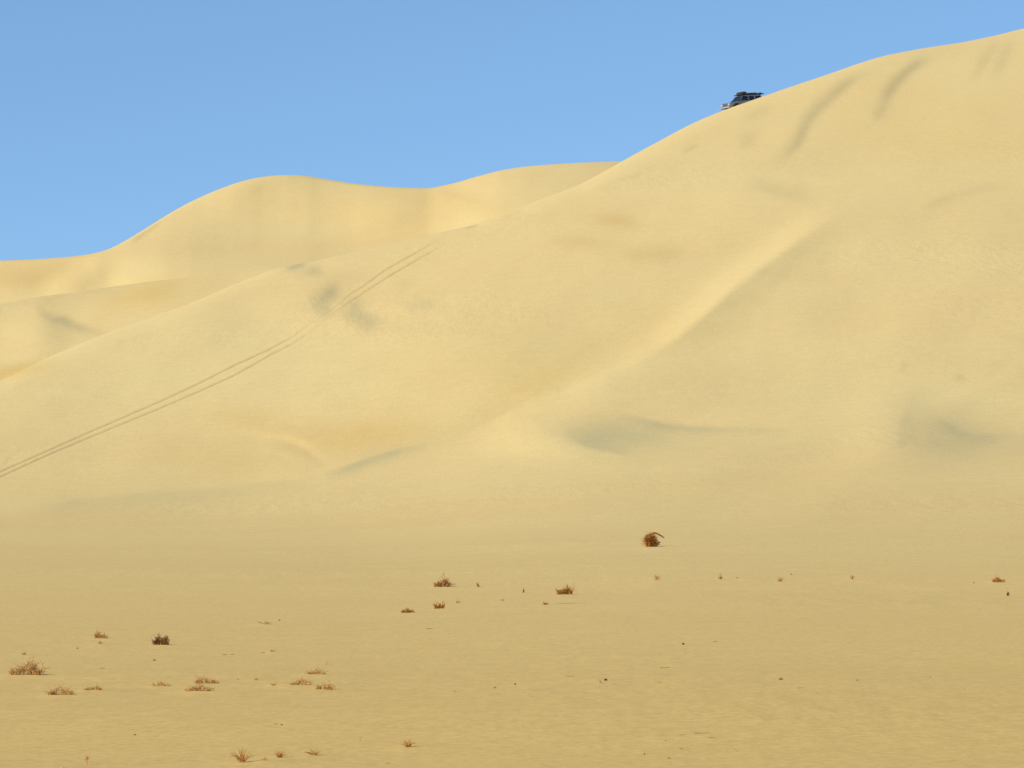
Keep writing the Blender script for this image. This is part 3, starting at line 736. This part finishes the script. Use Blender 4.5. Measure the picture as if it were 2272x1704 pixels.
def cyl(bm, c, r, h, axis='y', n=28, r2=None):
    ret = bmesh.ops.create_cone(bm, cap_ends=True, segments=n, radius1=r, radius2=r2 or r, depth=h)
    rot = {'y': Matrix.Rotation(R(90), 4, 'X'), 'x': Matrix.Rotation(R(90), 4, 'Y'), 'z': Matrix()}[axis]
    bmesh.ops.transform(bm, matrix=Matrix.Translation(c) @ rot, verts=ret['verts'])
def tube(bm, pts, r, n=6):
    pts = [Vector(p) for p in pts]; prev = None
    for i, p in enumerate(pts):
        d = (pts[min(i + 1, len(pts) - 1)] - pts[max(i - 1, 0)]).normalized(); a = d.orthogonal().normalized(); b = d.cross(a)
        ring = [bm.verts.new(p + (a * math.cos(t) + b * math.sin(t)) * r) for t in np.linspace(0, 2 * math.pi, n, endpoint=False)]
        if prev:
            for k in range(n): bm.faces.new((prev[k], prev[(k + 1) % n], ring[(k + 1) % n], ring[k]))
        else: bm.faces.new(ring[::-1])
        prev = ring
    bm.faces.new(prev)

car = bpy.data.objects.new('off_road_car', None); COL.objects.link(car)
car.location = (CAR_X, CAR_Y, CAR_Z); car.scale = (.92, .92, .92)
car.rotation_mode = 'QUATERNION'
car.rotation_quaternion = (Matrix.Rotation(CAR_YAW, 4, 'Z') @ Matrix.Rotation(CAR_PITCH, 4, 'Y')).to_quaternion()
tag(car, 'silver blue off-road car with a loaded roof rack, coming over the dune crest', 'car')
def arch(cx, r, z0, n=9): return [(cx + r * math.cos(a), z0 + r * math.sin(a)) for a in np.linspace(0.05, math.pi - .05, n)]
WF, WR, WZ, WRAD = 1.42, -1.36, 0.39, 0.39
low = [(2.32, 0.50), (2.36, 0.78), (2.30, 1.02), (2.12, 1.10), (1.05, 1.19), (0.62, 1.22), (-2.28, 1.20), (-2.36, 0.95), (-2.34, 0.50)]
bot = [(-1.85, 0.46)] + arch(WR, 0.48, 0.44)[::-1] + [(-.80, 0.42), (.86, 0.42)] + arch(WF, 0.48, 0.44)[::-1] + [(1.98, 0.46)]
prof = low + bot
bm = bmesh.new(); loft(bm, [(-.93, prof), (.93, prof)]); bevel(bm, .035); mesh_obj('body', bm, M_PAINT, car)
# cabin with leaning pillars
cab_lo = [(1.02, 1.21), (-2.26, 1.21)]
bm = bmesh.new()
def cabring(z, xf, xr, y): return [bm.verts.new((xf, -y, z)), bm.verts.new((xf, y, z)), bm.verts.new((xr, y, z)), bm.verts.new((xr, -y, z))]
rs = [cabring(1.205, 0.98, -2.28, .90), cabring(1.80, 0.42, -2.16, .74), cabring(1.87, .30, -2.08, .66)]
bm.faces.new(rs[0][::-1]); bm.faces.new(rs[-1])
for a, b in zip(rs, rs[1:]):
    for i in range(4): bm.faces.new((a[i], a[(i + 1) % 4], b[(i + 1) % 4], b[i]))
bmesh.ops.recalc_face_normals(bm, faces=bm.faces); bevel(bm, .04); mesh_obj('cabin', bm, M_PAINT, car)
def sidey(z, s, out=.006): return s * (0.90 - (z - 1.205) / .595 * .16 + out)
for s in (1, -1):
    for nm, pts in (('front_side_window', [(.80, 1.25), (.34, 1.76), (-.28, 1.76), (-.28, 1.25)]), ('rear_side_window', [(-.38, 1.25), (-.38, 1.76), (-1.12, 1.76), (-1.18, 1.25)]),
                    ('cargo_side_window', [(-1.30, 1.27), (-1.26, 1.76), (-2.04, 1.76), (-2.12, 1.27)])):
        bm = bmesh.new(); quad_panel(bm, [(x, sidey(z, s), z) for x, z in pts], .004 * s if False else .004)
        mesh_obj(nm, bm, M_GLASS, car)
bm = bmesh.new(); quad_panel(bm, [(0.945, -.80, 1.25), (0.945, .80, 1.25), (.49, .67, 1.765), (.49, -.67, 1.765)], .012); mesh_obj('windscreen', bm, M_GLASS, car)
bm = bmesh.new(); quad_panel(bm, [(-2.285, .74, 1.28), (-2.285, -.74, 1.28), (-2.185, -.64, 1.74), (-2.185, .64, 1.74)], .01); mesh_obj('rear_window', bm, M_GLASS, car)
# front
bm = bmesh.new(); box(bm, 2.28, 2.375, -.86, .86, .44, .755); bevel(bm, .01); mesh_obj('front_apron', bm, M_BLACK, car)
bm = bmesh.new(); box(bm, 2.30, 2.50, -.95, .95, .50, .70); bevel(bm, .03); mesh_obj('front_bumper', bm, M_CHR, car)
bm = bmesh.new(); box(bm, -2.50, -2.32, -.92, .92, .50, .68); bevel(bm, .03); mesh_obj('rear_bumper', bm, M_CHR, car)
bm = bmesh.new(); box(bm, 2.31, 2.385, -.46, .46, .76, .98); bevel(bm, .012); gr = mesh_obj('grille', bm, M_BLACK, car)
bm = bmesh.new()
for z in (.80, .86, .92): box(bm, 2.387, 2.395, -.44, .44, z, z + .018)
mesh_obj('grille_bar', bm, M_CHR, gr)
for s in (1, -1):
    bm = bmesh.new(); box(bm, 2.29, 2.392, s * .66 - .15, s * .66 + .15, .77, .97); bevel(bm, .02); mesh_obj('headlight', bm, M_LENS, car)
    bm = bmesh.new(); box(bm, 2.20, 2.37, s * .885 - .05, s * .885 + .05, .79, .95); bevel(bm, .01); mesh_obj('indicator', bm, M_AMB, car)
    bm = bmesh.new(); box(bm, -2.38, -2.33, s * .80 - .10, s * .80 + .10, .80, 1.10); bevel(bm, .01); mesh_obj('tail_light', bm, M_RED, car)
    bm = bmesh.new(); box(bm, .68, .78, s * 1.03 - .10, s * 1.03 + .10, 1.20, 1.40); bevel(bm, .03); box(bm, .71, .75, s * .93 - .06, s * .93 + .06, 1.24, 1.28); mesh_obj('side_mirror', bm, M_BLACK, car)
    for xa, xb in ((.05, .22), (-.95, -.78)):
        bm = bmesh.new(); box(bm, xa, xb, s * .945 - .018, s * .945 + .018, 1.02, 1.05); mesh_obj('door_handle', bm, M_BLACK, car)
    # dark flared arches and rocker strip
    for cx in (WF, WR):
        bm = bmesh.new(); o_ = arch(cx, .55, .44, 13); i_ = arch(cx, .475, .44, 13)
        ring = [(a, b) for a, b in o_] + [(a, b) for a, b in i_[::-1]]
        va = [bm.verts.new((x, s * .925, z)) for x, z in ring]; vb = [bm.verts.new((x, s * .985, z)) for x, z in ring]; n = len(ring)
        for i in range(n): bm.faces.new((va[i], va[(i + 1) % n], vb[(i + 1) % n], vb[i]))
        h_ = n // 2
        for i in range(h_ - 1):
            bm.faces.new((va[i], va[i + 1], va[n - 2 - i], va[n - 1 - i])); bm.faces.new((vb[i], vb[n - 1 - i], vb[n - 2 - i], vb[i + 1]))
        bmesh.ops.recalc_face_normals(bm, faces=bm.faces); mesh_obj('wheel_arch', bm, M_BLACK, car)
    bm = bmesh.new(); box(bm, -.86, .90, s * .97 - .06, s * .97 + .06, .36, .41); bevel(bm, .01); mesh_obj('side_step', bm, M_BLACK, car)
# wheels
for cx in (WF, WR):
    for s in (1, -1):
        wh = bpy.data.objects.new('wheel', None); COL.objects.link(wh); wh.parent = car; wh.location = (cx, s * .80, WZ)
        bm = bmesh.new(); cyl(bm, Vector((0, 0, 0)), WRAD, .25); bevel(bm, .05)
        for k in range(24):
            a = k * 2 * math.pi / 24; 
            m4 = Matrix.Rotation(a, 4, 'Y') @ Matrix.Translation((WRAD - .005, 0, 0))
            r_ = bmesh.ops.create_cube(bm, size=1.0); bmesh.ops.transform(bm, matrix=m4 @ Matrix.Diagonal((.03, .20, .05, 1)), verts=r_['verts'])
        mesh_obj('tyre', bm, M_RUB, wh)
        bm = bmesh.new(); cyl(bm, Vector((0, s * .115, 0)), .22, .04); cyl(bm, Vector((0, s * .145, 0)), .07, .04)
        for k in range(6):
            a = k * math.pi / 3; cyl(bm, Vector((.14 * math.cos(a), s * .137, .14 * math.sin(a))), .028, .01, n=10)
        mesh_obj('rim', bm, M_RIM, wh)
# snorkel on the near front pillar
bm = bmesh.new(); tube(bm, [(1.25, .95, 1.12), (1.02, .96, 1.22), (.92, .93, 1.35), (.50, .80, 1.84), (.46, .79, 1.98)], .04); box(bm, .40, .56, .74, .85, 1.95, 2.07); mesh_obj('snorkel', bm, M_BLACK, car)
# roof rack: rails, bars, feet
bm = bmesh.new()
for s in (1, -1):
    tube(bm, [(.55, s * .72, 1.93), (-2.62, s * .72, 1.93)], .02); tube(bm, [(.55, s * .72, 2.00), (-2.62, s * .72, 2.00)], .018)
    for x in (.55, -.1, -.75, -1.4, -2.05, -2.62): tube(bm, [(x, s * .72, 1.93), (x, s * .72, 2.00)], .015)
    for x in (.2, -.7, -1.8): tube(bm, [(x, s * .66, 1.82), (x, s * .70, 1.93)], .022)
for x in np.linspace(.55, -2.62, 13): tube(bm, [(x, -.72, 1.93), (x, .72, 1.93)], .014)
for x in (.55, -2.62): tube(bm, [(x, -.72, 2.00), (x, .72, 2.00)], .018)
mesh_obj('roof_rack', bm, M_BLACK, car)

# the load on the rack, each piece a thing
def place_on_car(o):
    o.rotation_mode = 'QUATERNION'; m = Matrix.LocRotScale(car.location, car.rotation_quaternion, car.scale) @ Matrix.Translation(o.location)
    o.location = m.to_translation(); o.rotation_quaternion = m.to_quaternion(); o.scale = (.92, .92, .92)
def lumpy_box(name, loc, sx, sy, sz, mat, seed, amp=.05):
    bm = bmesh.new(); r_ = bmesh.ops.create_cube(bm, size=1.0)
    bmesh.ops.subdivide_edges(bm, edges=bm.edges, cuts=7, use_grid_fill=True)
    for v in bm.verts:
        p = v.co.copy(); k = (abs(2 * p.x) ** 5 + abs(2 * p.y) ** 5 + abs(2 * p.z) ** 5) ** .2
        p = p / max(k, 1e-6) * max(abs(2 * p.x), abs(2 * p.y), abs(2 * p.z))
        p = Vector((p.x * sx, p.y * sy, p.z * sz)); n_ = mnoise.noise(p * 3.1 + Vector((seed, 0, 0))) * amp
        v.co = p + p.normalized() * n_
    for f in bm.faces: f.smooth = True
    o = mesh_obj(name, bm, mat); o.location = loc; return o
def strap(parent, xs, hy, hz):
    for x in xs:
        bm = bmesh.new(); tube(bm, [(x, -hy, -hz * .9), (x, -hy * 1.01, hz * .5), (x, -hy * .7, hz * 1.02), (x, hy * .7, hz * 1.02), (x, hy * 1.01, hz * .5), (x, hy, -hz * .9)], .018); mesh_obj('strap', bm, M_ROPE, parent)
scene.view_layers[0].update()
a_ = lumpy_box('cargo_bundle', (.04, .05, 2.09), .86, 1.15, .40, M_TARP, 2.0); strap(a_, (-.25, .22), .61, .17); place_on_car(a_); tag(a_, 'tall dark tarpaulin bundle at the front of the roof rack', 'bundle', None)
b_ = lumpy_box('canvas_roll', (-1.15, .30, 2.03), 1.45, .55, .22, M_MAT, 5.0, .04); strap(b_, (-.45, .4), .29, .12); place_on_car(b_); tag(b_, 'long low olive canvas roll on the roof rack behind the tall bundle', 'canvas roll')
c_ = lumpy_box('bag', (-1.05, -.30, 2.02), 1.15, .5, .20, M_TAN, 8.0, .05); place_on_car(c_); tag(c_, 'brown cloth bag on the roof rack beside the olive roll', 'bag')
d_ = lumpy_box('jerry_can', (-2.30, .28, 2.02), .34, .46, .22, M_BLACK, 9.0, .012); place_on_car(d_)
tag(d_, 'black can at the rear end of the roof rack', 'can')
